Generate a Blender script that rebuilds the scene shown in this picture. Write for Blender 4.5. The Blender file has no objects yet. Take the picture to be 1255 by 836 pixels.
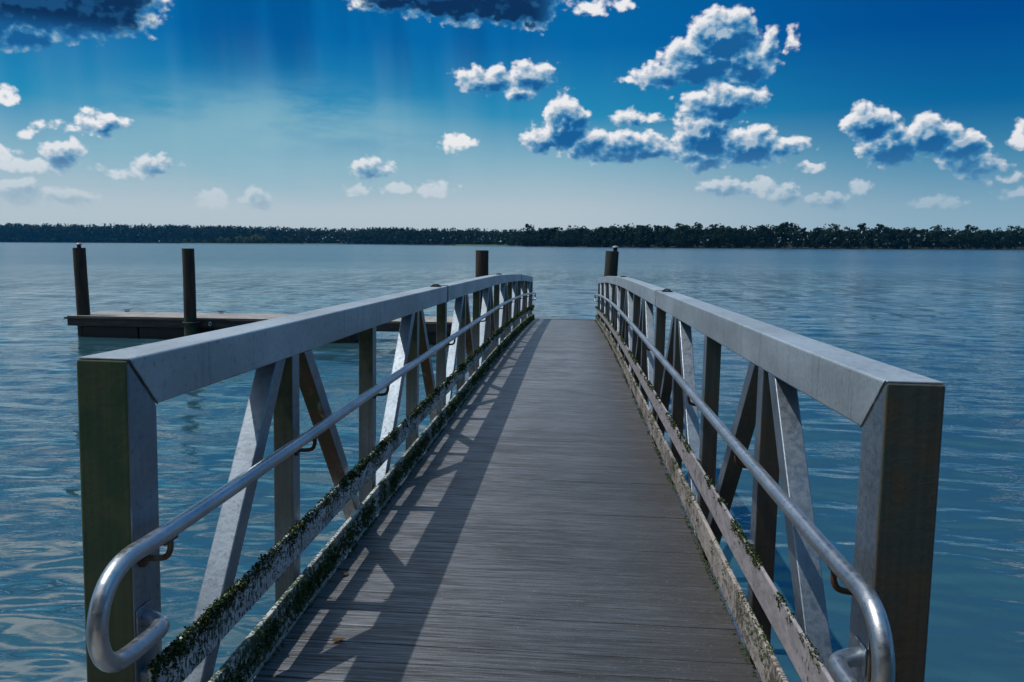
import bpy, bmesh, math, random
import numpy as np
from mathutils import Matrix, Vector, Euler
random.seed(7)
rng = np.random.RandomState(11)
S = bpy.context.scene
R = math.radians

# ------------------------------------------------------------------ camera
EYE = (0.195, 0.0, 3.15)
def view_matrix(yaw, pitch, roll):
    return (Matrix.Rotation(yaw, 3, 'Z') @ Matrix.Rotation(pitch, 3, 'X') @ Matrix.Rotation(roll, 3, 'Y'))
cam_d = bpy.data.cameras.new('camera')
cam = bpy.data.objects.new('camera', cam_d)
S.collection.objects.link(cam)
Vw = view_matrix(0.0741, -0.1233, -0.0040)
cam.matrix_world = Matrix.Translation(EYE) @ (Vw @ Matrix.Rotation(R(90), 3, 'X')).to_4x4()
cam_d.sensor_width = 36.0
cam_d.lens = 968.4 / 1255.0 * 36.0
cam_d.clip_start = 0.05
cam_d.clip_end = 20000
S.camera = cam

# ------------------------------------------------------------------ light and exposure
SUN_DIR = Vector((-0.4134, 0.0098, 0.9105)).normalized()      # towards the sun
SUN_EL = math.asin(SUN_DIR.z)
SUN_AZ = math.atan2(SUN_DIR.x, SUN_DIR.y)
sd = bpy.data.lights.new('sun', 'SUN')
sd.energy = 3.7
sd.angle = R(0.5)
sd.color = (1.0, 0.89, 0.77)
sun = bpy.data.objects.new('sun', sd)
S.collection.objects.link(sun)
sun.rotation_euler = (-SUN_DIR).to_track_quat('-Z', 'Y').to_euler()
sun.location = (0, 0, 60)
S.view_settings.view_transform = 'Standard'
S.view_settings.look = 'None'
S.view_settings.exposure = 0.0
S.view_settings.gamma = 1.0
S.view_settings.use_curve_mapping = False
S.cycles.max_bounces = 5
S.cycles.diffuse_bounces = 2
S.cycles.glossy_bounces = 4

# node helper ---------------------------------------------------------------
class NT:
    def __init__(s, tree):
        s.t = tree; s.n = tree.nodes; s.l = tree.links
    def put(s, sock, v):
        if isinstance(v, bpy.types.NodeSocket): s.l.new(v, sock)
        elif v is not None:
            if sock.type == 'RGBA' and len(v) == 3: v = (*v, 1)
            sock.default_value = v
    def new(s, typ, **kw):
        nd = s.n.new(typ)
        for k, v in kw.items(): setattr(nd, k, v)
        return nd
    def math(s, op, a, b=None, c=None, clamp=False):
        nd = s.new('ShaderNodeMath', operation=op, use_clamp=clamp)
        s.put(nd.inputs[0], a)
        if b is not None: s.put(nd.inputs[1], b)
        if c is not None: s.put(nd.inputs[2], c)
        return nd.outputs[0]
    def vec(s, op, a, b=None, c=None):
        nd = s.new('ShaderNodeVectorMath', operation=op)
        s.put(nd.inputs[0], a)
        if b is not None:
            s.put(nd.inputs[3 if op == 'SCALE' else 1], b)
        if c is not None: s.put(nd.inputs[2], c)
        return nd.outputs['Value'] if op in ('LENGTH', 'DOT_PRODUCT', 'DISTANCE') else nd.outputs[0]
    def noise(s, v, scale, detail=4, rough=0.55, dist=0.0, col=False, dim='3D'):
        nd = s.new('ShaderNodeTexNoise', noise_dimensions=dim)
        s.put(nd.inputs['Vector'], v); s.put(nd.inputs['Scale'], scale)
        nd.inputs['Detail'].default_value = detail; nd.inputs['Roughness'].default_value = rough
        nd.inputs['Distortion'].default_value = dist
        return nd.outputs['Color' if col else 'Fac']
    def voro(s, v, scale, feature='SMOOTH_F1', smooth=0.35):
        nd = s.new('ShaderNodeTexVoronoi', feature=feature, voronoi_dimensions='2D')
        s.put(nd.inputs['Vector'], v); nd.inputs['Scale'].default_value = scale
        if feature == 'SMOOTH_F1': nd.inputs['Smoothness'].default_value = smooth
        return nd.outputs['Distance']
    def step(s, v, a, b, lo=0.0, hi=1.0):
        nd = s.new('ShaderNodeMapRange', interpolation_type='SMOOTHSTEP')
        s.put(nd.inputs[0], v); s.put(nd.inputs[1], a); s.put(nd.inputs[2], b)
        s.put(nd.inputs[3], lo); s.put(nd.inputs[4], hi)
        return nd.outputs[0]
    def mix(s, f, a, b, mode='MIX'):
        nd = s.new('ShaderNodeMix', data_type='RGBA', blend_type=mode)
        s.put(nd.inputs[0], f); s.put(nd.inputs[6], a); s.put(nd.inputs[7], b)
        return nd.outputs[2]
    def ramp(s, f, stops):
        nd = s.new('ShaderNodeValToRGB')
        s.put(nd.inputs[0], f)
        e = nd.color_ramp.elements
        while len(e) < len(stops): e.new(0.5)
        for el, (p, c) in zip(e, stops):
            el.position = p; el.color = (*c, 1)
        return nd.outputs[0]
    def sep(s, v):
        nd = s.new('ShaderNodeSeparateXYZ'); s.put(nd.inputs[0], v); return nd.outputs
    def comb(s, x, y, z=0.0):
        nd = s.new('ShaderNodeCombineXYZ')
        for i, v in enumerate((x, y, z)): s.put(nd.inputs[i], v)
        return nd.outputs[0]

# ------------------------------------------------------------------ sky
# clouds of the sky: azimuth, elevation, half width, half height (degrees)
CLOUDS = [(-33.62, 13.82, 5.9, 1.6), (-35.39, 12.38, 2.65, 1.07), (-30.48, 14.82, 3.27, 1.18), (-37.35, 13.21, 3.73, 1.72), (-8.15, 16.43, 6.78, 1.47), (-3.92,
    16.38, 3.39, 1.67), (-12.62, 16.38, 2.9, 1.07), (1.0, 15.74, 0.84, 0.45), (3.12, 15.88, 0.78, 0.3), (-3.17, 14.77, 0.91, 0.36), (-6.01, 11.26, 2.18,
    0.8), (-3.03, 11.49, 1.71, 0.79), (-3.88, 10.31, 1.15, 0.75), (10.02, 13.64, 2.33, 1.79), (8.72, 12.33, 2.78, 1.52), (11.52, 11.89, 1.99, 1.21),
    (12.95, 12.71, 0.67, 1.19), (6.29, 11.39, 2.3, 0.78), (5.08, 11.11, 1.39, 0.42), (10.17, 9.47, 2.87, 1.15), (-0.59, 8.29, 1.6, 1.63), (-0.5, 9.6,
    0.46, 0.86), (-2.14, 7.3, 1.5, 0.99), (1.03, 6.96, 2.4, 0.99), (3.43, 6.71, 3.15, 1.1), (4.41, 8.61, 1.57, 0.49), (5.7, 6.46, 1.68, 0.77), (9.0, 7.37,
    2.06, 1.5), (11.89, 6.54, 2.53, 1.33), (14.0, 6.48, 1.76, 0.64), (8.93, 5.96, 2.5, 0.82), (19.51, 7.69, 1.53, 1.21), (20.73, 6.31, 2.05, 1.41),
    (23.02, 6.79, 1.62, 1.28), (24.65, 5.82, 1.74, 1.18), (25.59, 4.89, 1.29, 0.59), (26.98, 4.01, 0.76, 0.29), (14.56, 13.35, 0.36, 0.49), (-36.1, 8.44,
    0.5, 0.65), (-31.11, 7.51, 1.25, 0.49), (-32.72, 6.91, 1.45, 0.29), (-31.88, 7.65, 0.45, 0.44), (-33.47, 5.39, 0.98, 0.88), (-34.53, 4.55, 1.23,
    0.44), (-35.88, 4.63, 0.93, 0.43), (-32.78, 5.92, 0.31, 0.64), (-36.56, 5.11, 0.37, 0.43), (-28.19, 4.9, 1.08, 0.52), (-29.65, 4.42, 1.15, 0.21),
    (-14.21, 5.05, 1.47, 0.61), (-12.41, 3.91, 0.8, 0.39), (-10.06, 3.77, 1.27, 0.4), (-15.19, 3.64, 0.68, 0.28), (-8.2, 6.99, 1.15, 0.44), (-35.35, 6.38,
    0.3, 0.24), (27.75, 3.2, 0.67, 0.34), (27.89, 6.54, 0.41, 0.61), (19.04, 3.69, 0.73, 0.42), (15.97, 5.2, 0.66, 0.21), (23.5, 2.72, 0.91, 0.3), (10.37,
    3.96, 1.46, 0.55), (12.8, 3.82, 1.06, 0.49), (14.66, 3.41, 1.04, 0.76), (17.24, 2.93, 1.35, 0.53), (-21.93, 2.85, 1.07, 0.76), (-24.69, 2.85, 0.77,
    0.59), (-33.62, 2.81, 1.99, 0.55), (-35.98, 3.02, 1.2, 0.73)]
def build_world():
    w = bpy.data.worlds.new('World'); S.world = w; w.use_nodes = True
    # cloud field groups: the full one, and a lighter one used only for the shading towards the sun
    def field_group(name, full):
        g = bpy.data.node_groups.new(name, 'ShaderNodeTree')
        g.interface.new_socket('P', in_out='INPUT', socket_type='NodeSocketVector')
        g.interface.new_socket('D', in_out='OUTPUT', socket_type='NodeSocketFloat')
        G = NT(g)
        gi = g.nodes.new('NodeGroupInput'); go = g.nodes.new('NodeGroupOutput')
        p0 = gi.outputs[0]
        wv = G.noise(p0, 0.55, 2, 0.55, col=True, dim='2D')
        p = G.vec('ADD', p0, G.vec('SCALE', G.vec('SUBTRACT', wv, (0.5, 0.5, 0.5)), 1.1))
        F = None
        for (a, e, ra, re) in CLOUDS:
            if not full and ra * re < 0.55: continue
            k = min(ra, re)
            q = G.vec('MULTIPLY_ADD', p, (1 / ra, 1 / re, 0), (-a / ra, -e / re, 0))
            f = G.math('MULTIPLY_ADD', G.vec('LENGTH', q), -k * 1.15, k * 1.15)
            F = f if F is None else G.math('MAXIMUM', F, f)
        pe = G.vec('MULTIPLY', p0, (0.85, 1.1, 1))
        v1 = G.voro(pe, 0.95, smooth=0.5); v2 = G.voro(pe, 2.3, 'F1')
        n2 = G.math('MULTIPLY_ADD', v1, -0.80, 0.42)
        n2 = G.math('ADD', n2, G.math('MULTIPLY_ADD', v2, -0.36, 0.18))
        n2 = G.math('ADD', n2, G.math('MULTIPLY_ADD', G.noise(pe, 2.4, 4, 0.58, dim='2D'), 0.85, -0.37))
        amp = G.math('MULTIPLY_ADD', G.math('MAXIMUM', F, 0.0), 0.22, 0.66)
        G.l.new(G.math('MULTIPLY_ADD', n2, amp, F), go.inputs[0])
        return g
    g_full = field_group('cloud_field', True); g_low = field_group('cloud_field_light', False)

    N = NT(w.node_tree); N.n.clear()
    out = N.new('ShaderNodeOutputWorld'); bg = N.new('ShaderNodeBackground')
    N.l.new(bg.outputs[0], out.inputs[0])
    geo = N.new('ShaderNodeTexCoord').outputs['Generated']
    d = N.vec('NORMALIZE', geo)
    x, y, z = N.sep(d)
    az = N.math('MULTIPLY', N.math('ARCTAN2', x, y), 57.2958)
    el = N.math('MULTIPLY', N.math('ARCSINE', z), 57.2958)
    P = N.comb(az, el, 0.0)
    # daylight sky, saturated: steeper gradient, cooler tint
    zz = N.math('MULTIPLY', N.math('MAXIMUM', z, 0.004), 2.4)
    sky = N.new('ShaderNodeTexSky', sky_type='NISHITA', sun_disc=False)
    sky.sun_elevation = SUN_EL; sky.sun_rotation = SUN_AZ
    sky.air_density = 1.0; sky.dust_density = 0.6; sky.ozone_density = 3.0
    N.l.new(N.vec('NORMALIZE', N.comb(x, y, zz)), sky.inputs[0])
    skyc = N.vec('SCALE', sky.outputs[0], 0.075)
    nish = N.mix(1.0, skyc, (0.12, 0.85, 1.15), 'MULTIPLY')
    e01 = N.math('DIVIDE', el, 90.0, clamp=True)
    grad = N.ramp(e01, [(0.0, (0.60, 0.64, 0.655)), (0.028, (0.52, 0.59, 0.62)), (0.062, (0.27, 0.47, 0.565)),
                        (0.098, (0.020, 0.27, 0.48)), (0.15, (0.000, 0.14, 0.40)), (0.22, (0.000, 0.12, 0.35)),
                        (0.45, (0.060, 0.27, 0.48)), (1.0, (0.11, 0.31, 0.50))])
    base = N.mix(0.88, nish, grad)
    rt = N.math('MULTIPLY', N.math('MULTIPLY', N.step(az, -4.0, 28.0), N.step(el, -1.0, 9.0, 0.45, 1.0)), N.step(el, 20.0, 38.0, 1.0, 0.2))
    base = N.mix(rt, base, N.mix(1.0, base, (0.15, 0.50, 0.72), 'MULTIPLY'))
    # pale veil left of centre
    q = N.vec('MULTIPLY', N.vec('SUBTRACT', P, (-20, 6.8, 0)), (1 / 17., 1 / 4.8, 0))
    vn = N.noise(N.vec('MULTIPLY', P, (0.10, 0.42, 1)), 1.0, 5, 0.6, dim='2D')
    veil = N.math('MULTIPLY', N.step(N.vec('LENGTH', q), 1.05, 0.25), N.step(vn, 0.22, 0.62))
    base = N.mix(N.math('MULTIPLY', veil, 0.72), base, (0.25, 0.47, 0.56))
    # beams of shade below the high dark clouds
    ray = N.noise(N.comb(N.math('MULTIPLY_ADD', el, 0.08, az), N.math('MULTIPLY', el, 0.12), 3.0), 0.26, 3, 0.5, dim='2D')
    rm = N.math('MULTIPLY', N.step(el, 9.0, 13.0), N.step(N.math('ABSOLUTE', N.math('ADD', az, 16.0)), 16.0, 6.0))
    base = N.mix(N.math('MULTIPLY', rm, N.step(ray, 0.38, 0.66)), base, N.mix(1.0, base, (0.35, 0.70, 0.80), 'MULTIPLY'))
    rb = N.noise(N.comb(N.math('MULTIPLY_ADD', el, 0.05, az), 9.0, 9.0), 0.35, 2, 0.5, dim='2D')
    rm2 = N.math('MULTIPLY', N.math('MULTIPLY', N.step(el, 1.0, 5.0), N.step(el, 15.0, 9.0)), N.step(az, 6.0, -6.0))
    base = N.mix(N.math('MULTIPLY', N.math('MULTIPLY', rm2, N.step(rb, 0.35, 0.75)), 0.07), base, (0.45, 0.62, 0.72))

    def field(vec, g=g_full):
        nd = N.new('ShaderNodeGroup'); nd.node_tree = g
        N.put(nd.inputs[0], vec); return nd.outputs[0]
    D = field(P)
    D2 = N.math('MAXIMUM', field(N.vec('ADD', P, (-0.24, 0.40, 0)), g_low), N.math('SUBTRACT', D, 0.6))
    relief = N.math('SUBTRACT', D, D2)
    alpha = N.step(D, -0.12, 0.30)
    rim = N.step(D, 0.55, 0.0)
    core = N.step(D, 0.25, 1.35)
    lit = N.math('MULTIPLY_ADD', relief, 1.05, 0.50)
    lit = N.math('ADD', lit, N.math('MULTIPLY', rim, 0.30))
    lit = N.math('SUBTRACT', lit, N.math('MULTIPLY', core, 0.46))
    cc = N.ramp(N.math('MAXIMUM', N.math('MINIMUM', lit, 1.0), 0.0),
                [(0.0, (0.010, 0.11, 0.31)), (0.28, (0.035, 0.19, 0.41)), (0.52, (0.16, 0.33, 0.51)),
                 (0.75, (0.46, 0.55, 0.65)), (1.0, (0.84, 0.84, 0.86))])
    # the two high clouds hanging in front of the sun side are heavy and dark
    heavy = N.math('MULTIPLY', N.step(el, 12.2, 13.6), N.step(az, -1.0, -3.0))
    cc = N.mix(N.math('MULTIPLY', heavy, N.step(D, 0.25, 0.65)), cc, N.mix(N.step(relief, -0.2, 0.4), (0.004, 0.030, 0.10), (0.010, 0.075, 0.20)))
    fade = N.step(el, 1.0, 7.5, 0.06, 1.0)
    base = N.mix(N.math('MULTIPLY', alpha, fade), base, cc)
    # broken cloud deck overhead
    zc = N.math('ADD', N.math('MAXIMUM', z, 0.0), 0.12)
    pl = N.comb(N.math('DIVIDE', x, zc), N.math('DIVIDE', y, zc), 0.0)
    hn = N.noise(pl, 1.25, 6, 0.58, 0.25, dim='2D')
    side = N.step(az, 30.0, -12.0, -0.02, 0.12)
    hd = N.math('ADD', hn, side)
    ha = N.math('MULTIPLY', N.step(hd, 0.53, 0.63), N.step(el, 17.5, 23.0))
    hl = N.step(N.noise(pl, 3.2, 4, 0.6, dim='2D'), 0.35, 0.68)
    hc = N.mix(hl, (0.20, 0.33, 0.47), (1.0, 0.97, 0.98))
    base = N.mix(ha, base, hc)
    N.l.new(base, bg.inputs[0])
    bg.inputs[1].default_value = 1.0
    w.cycles.sampling_method = 'MANUAL'
    w.cycles.sample_map_resolution = 256
build_world()

# ------------------------------------------------------------------ helpers
def link(o): S.collection.objects.link(o); return o
def tag(o, label=None, cat=None, group=None, kind=None):
    if label: o['label'] = label
    if cat: o['category'] = cat
    if group: o['group'] = group
    if kind: o['kind'] = kind
    return o
def empty(name, mat=None, **kw):
    o = bpy.data.objects.new(name, None); o.empty_display_size = 0.2
    if mat is not None: o.matrix_world = mat
    link(o); return tag(o, **kw)
def mesh_np(name, V, Fc, mats, parent=None, smooth=False, midx=None, loc=None):
    """V (n,3) array, Fc list/array of faces."""
    me = bpy.data.meshes.new(name)
    V = np.asarray(V, dtype=np.float32)
    if isinstance(Fc, np.ndarray):
        k = Fc.shape[1]; n = Fc.shape[0]
        me.vertices.add(len(V)); me.vertices.foreach_set('co', V.ravel())
        me.loops.add(n * k); me.loops.foreach_set('vertex_index', Fc.astype(np.int32).ravel())
        me.polygons.add(n); me.polygons.foreach_set('loop_start', np.arange(0, n * k, k, dtype=np.int32))
        me.polygons.foreach_set('loop_total', np.full(n, k, dtype=np.int32))
        me.update(calc_edges=True)
    else:
        me.from_pydata(V.tolist(), [], Fc); me.update()
    for m in (mats if isinstance(mats, (list, tuple)) else [mats]): me.materials.append(m)
    if midx is not None: me.polygons.foreach_set('material_index', np.asarray(midx, dtype=np.int32))
    if smooth: me.polygons.foreach_set('use_smooth', np.ones(len(me.polygons), dtype=bool))
    me.validate()
    o = bpy.data.objects.new(name, me); link(o)
    if parent is not None: o.parent = parent
    if loc is not None: o.location = loc
    return o
class MB:
    def __init__(s): s.v = []; s.f = []; s.m = []
    def add(s, vs, fs, m=0):
        b = len(s.v); s.v += [tuple(v) for v in vs]
        for i, f in enumerate(fs):
            s.f.append(tuple(b + k for k in f)); s.m.append(m[i] if isinstance(m, (list, tuple)) else m)
        return s
    def box(s, x0, x1, y0, y1, z0, z1, m=0):
        vs = [(x0,y0,z0),(x1,y0,z0),(x1,y1,z0),(x0,y1,z0),(x0,y0,z1),(x1,y0,z1),(x1,y1,z1),(x0,y1,z1)]
        return s.add(vs, [(0,3,2,1),(4,5,6,7),(0,1,5,4),(2,3,7,6),(3,0,4,7),(1,2,6,5)], m)
    def prism(s, prof, x0, x1, m=0, fm=None):
        """profile of (y,z), counter-clockwise seen from +x"""
        n = len(prof)
        vs = [(x0, y, z) for y, z in prof] + [(x1, y, z) for y, z in prof]
        fs = [tuple(reversed(range(n))), tuple(range(n, 2 * n))]
        mm = [m, m]
        for i in range(n):
            j = (i + 1) % n; fs.append((i, j, n + j, n + i)); mm.append((fm or {}).get(i, m))
        return s.add(vs, fs, mm)
    def tube(s, pts, r, seg=16, m=0, cap=True):
        pts = [Vector(p) for p in pts]; n = len(pts); b = len(s.v)
        T = [(pts[min(i + 1, n - 1)] - pts[max(i - 1, 0)]).normalized() for i in range(n)]
        up = Vector((1, 0, 0)) if abs(T[0].x) < 0.9 else Vector((0, 0, 1))
        for i in range(n):
            u = (up - T[i] * up.dot(T[i])).normalized(); w_ = T[i].cross(u); up = u
            rr = r[i] if isinstance(r, (list, tuple)) else r
            for k in range(seg):
                a = 2 * math.pi * k / seg
                s.v.append(tuple(pts[i] + u * (rr * math.cos(a)) + w_ * (rr * math.sin(a))))
        for i in range(n - 1):
            for k in range(seg):
                k2 = (k + 1) % seg
                s.f.append((b + i*seg + k, b + i*seg + k2, b + (i+1)*seg + k2, b + (i+1)*seg + k)); s.m.append(m)
        if cap:
            s.f.append(tuple(b + k for k in reversed(range(seg)))); s.m.append(m)
            s.f.append(tuple(b + (n-1)*seg + k for k in range(seg))); s.m.append(m)
        return s
    def build(s, name, mats, parent=None, smooth=False, loc=None, bevel=0, angle=40, seg=2):
        o = mesh_np(name, np.array(s.v), s.f, mats, parent, smooth, s.m, loc)
        bm = bmesh.new(); bm.from_mesh(o.data); bmesh.ops.recalc_face_normals(bm, faces=bm.faces); bm.to_mesh(o.data); bm.free()
        if smooth: o.data.set_sharp_from_angle(angle=R(angle))
        if bevel:
            md = o.modifiers.new('bevel', 'BEVEL'); md.width = bevel; md.segments = seg; md.limit_method = 'ANGLE'; md.angle_limit = R(35)
        return o
def smooth_path(pts, n=8):
    out = []
    P = [Vector(p) for p in pts]
    for i in range(len(P) - 1):
        p0 = P[max(i-1, 0)]; p1 = P[i]; p2 = P[i+1]; p3 = P[min(i+2, len(P)-1)]
        for k in range(n):
            t = k / n
            out.append(0.5 * ((2*p1) + (-p0+p2)*t + (2*p0-5*p1+4*p2-p3)*t*t + (-p0+3*p1-3*p2+p3)*t**3))
    out.append(P[-1]); return out

# ------------------------------------------------------------------ materials
def mat(name):
    m = bpy.data.materials.new(name); m.use_nodes = True
    N = NT(m.node_tree); b = m.node_tree.nodes['Principled BSDF']
    return m, N, b
def obj_co(N): return N.new('ShaderNodeTexCoord').outputs['Object']
def bump(N, b, h, strength, dist=0.01, prev=None):
    nd = N.new('ShaderNodeBump'); nd.inputs['Strength'].default_value = strength; nd.inputs['Distance'].default_value = dist
    N.put(nd.inputs['Height'], h)
    if prev is not None: N.l.new(prev, nd.inputs['Normal'])
    N.l.new(nd.outputs[0], b.inputs['Normal']); return nd.outputs[0]

def aluminium(name, spots=0.45, base=(0.235, 0.30, 0.375), metallic=0.92, rough=0.47, stain=None, cover=0.5, ztop=None, along=(1, 1, 1), soot=0.25):
    m, N, b = mat(name)
    co = obj_co(N)
    n1 = N.noise(N.vec('MULTIPLY', co, along), 3.0, 5, 0.6)
    n2 = N.noise(co, 46.0, 3, 0.6)
    n3 = N.noise(N.vec('MULTIPLY', co, (22, 22, 1.2)), 1.0, 4, 0.6)
    c = N.mix(N.step(n1, 0.3, 0.7), tuple(v * 0.78 for v in base), tuple(v * 1.15 for v in base))
    c = N.mix(N.math('MULTIPLY', N.step(n3, 0.52, 0.72), soot), c, (0.07, 0.085, 0.09))
    c = N.mix(N.math('MULTIPLY', N.step(n2, 0.60, 0.70), spots), c, (0.10, 0.12, 0.13))
    r = N.step(n2, 0.3, 0.7, rough - 0.07, rough + 0.10)
    met = metallic
    if stain:
        s1 = N.noise(N.vec('MULTIPLY', co, (7, 7, 2.2)), 1.0, 6, 0.65, 0.6)
        s2 = N.noise(co, 17.0, 5, 0.65)
        f = N.step(N.math('MULTIPLY_ADD', s2, 0.45, s1), 0.98 - cover, 1.16 - cover * 0.9)
        if ztop: f = N.math('MULTIPLY', f, N.step(N.math('MULTIPLY_ADD', s1, 0.8, N.sep(co)[2]), ztop[0], ztop[1], 0.18, 1.0))
        sc = N.mix(N.step(N.noise(co, 9.0, 4), 0.42, 0.6), stain[0], stain[1])
        zf = N.math('ADD', N.step(N.sep(co)[2], 0.15, 1.1), N.math('MULTIPLY_ADD', N.noise(N.vec('MULTIPLY', co, (5, 5, 1.5)), 1.0, 4), 1.2, -0.6), clamp=True)
        sc = N.mix(zf, tuple(v * k for v, k in zip(stain[1], (1.0, 0.72, 0.75))), sc)
        stk = N.noise(N.vec('MULTIPLY', co, (60, 60, 1.1)), 1.0, 4, 0.65)
        c = N.mix(f, c, sc)
        c = N.mix(N.step(stk, 0.38, 0.66, 0.0, 0.28), c, (0.02, 0.026, 0.024))
        r = N.math('MAXIMUM', r, N.math('MULTIPLY', f, 0.85))
        met = N.math('MULTIPLY_ADD', f, -metallic, metallic)
    N.put(b.inputs['Base Color'], c); N.put(b.inputs['Roughness'], r); N.put(b.inputs['Metallic'], met)
    bump(N, b, N.math('ADD', n2, N.math('MULTIPLY', n1, 2.0)), 0.16, 0.004)
    return m
M_ALU = aluminium('weathered_aluminium')
M_TOP = aluminium('chord_aluminium', base=(0.37, 0.45, 0.52), metallic=0.6, along=(1, 0.4, 1), soot=0.3)
M_GREEN = aluminium('algae_green_face', stain=((0.038, 0.092, 0.052), (0.072, 0.112, 0.060)), cover=0.85, base=(0.20, 0.25, 0.24))
M_BROWN = aluminium('tarnished_dark_face', stain=((0.070, 0.100, 0.095), (0.100, 0.095, 0.070)), cover=0.85, base=(0.18, 0.20, 0.20))
M_OLIVE = aluminium('algae_olive_face', stain=((0.045, 0.065, 0.03), (0.09, 0.10, 0.055)), cover=0.62, ztop=(0.7, 1.4), base=(0.25, 0.29, 0.31))
M_RUST = aluminium('moss_rust_face', ztop=(0.4, 1.0), stain=((0.035, 0.06, 0.018), (0.11, 0.055, 0.025)), cover=0.56, base=(0.22, 0.24, 0.23))
M_PIPE = aluminium('handrail_aluminium', spots=0.05, base=(0.46, 0.51, 0.57), metallic=0.95, rough=0.34, soot=0.05)
M_BRK = aluminium('dull_bracket', base=(0.16, 0.15, 0.13), metallic=0.6, rough=0.5, stain=((0.05, 0.03, 0.02), (0.09, 0.05, 0.03)), cover=0.5)
M_DARK = aluminium('dark_seam', base=(0.035, 0.045, 0.05), metallic=0.3, rough=0.6)
M_WELD = aluminium('weld_bead', base=(0.42, 0.44, 0.46), metallic=0.6, rough=0.4)

def rail_mat(name, base, spot, cover, brown=0.2):
    m, N, b = mat(name); co = obj_co(N)
    v = N.vec('MULTIPLY', co, (1, 1.3, 0.7))
    w_ = N.vec('ADD', v, N.vec('SCALE', N.noise(v, 30, 3, 0.6, col=True), 0.02))
    n1 = N.noise(w_, 62.0, 4, 0.55)
    n2 = N.noise(co, 4.0, 4, 0.6)
    n3 = N.noise(N.vec('MULTIPLY', co, (1, 0.35, 1)), 26.0, 5, 0.7)
    c = N.mix(N.step(n3, 0.35, 0.68), tuple(v_ * 0.62 for v_ in base), base)
    c = N.mix(N.math('MULTIPLY', N.step(n3, 0.55, 0.75), brown), c, (0.16, 0.10, 0.06))
    f = N.step(N.math('MULTIPLY_ADD', n2, 0.62, n1), 0.96 - cover, 1.01 - cover)
    c = N.mix(f, c, spot)
    N.put(b.inputs['Base Color'], c); b.inputs['Roughness'].default_value = 0.8
    bump(N, b, N.math('ADD', N.math('MULTIPLY', f, 0.6), n3), 0.5, 0.005)
    return m
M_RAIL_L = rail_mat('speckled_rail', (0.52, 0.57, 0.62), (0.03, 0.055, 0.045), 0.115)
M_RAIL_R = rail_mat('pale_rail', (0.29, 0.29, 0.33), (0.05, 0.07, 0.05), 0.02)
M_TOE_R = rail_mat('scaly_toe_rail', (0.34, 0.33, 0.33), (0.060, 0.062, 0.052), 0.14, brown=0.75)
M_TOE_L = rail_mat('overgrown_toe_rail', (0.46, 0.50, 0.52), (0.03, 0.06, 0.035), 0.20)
M_STRIP = rail_mat('pale_edge_strip', (0.45, 0.47, 0.48), (0.05, 0.06, 0.05), 0.05)

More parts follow.
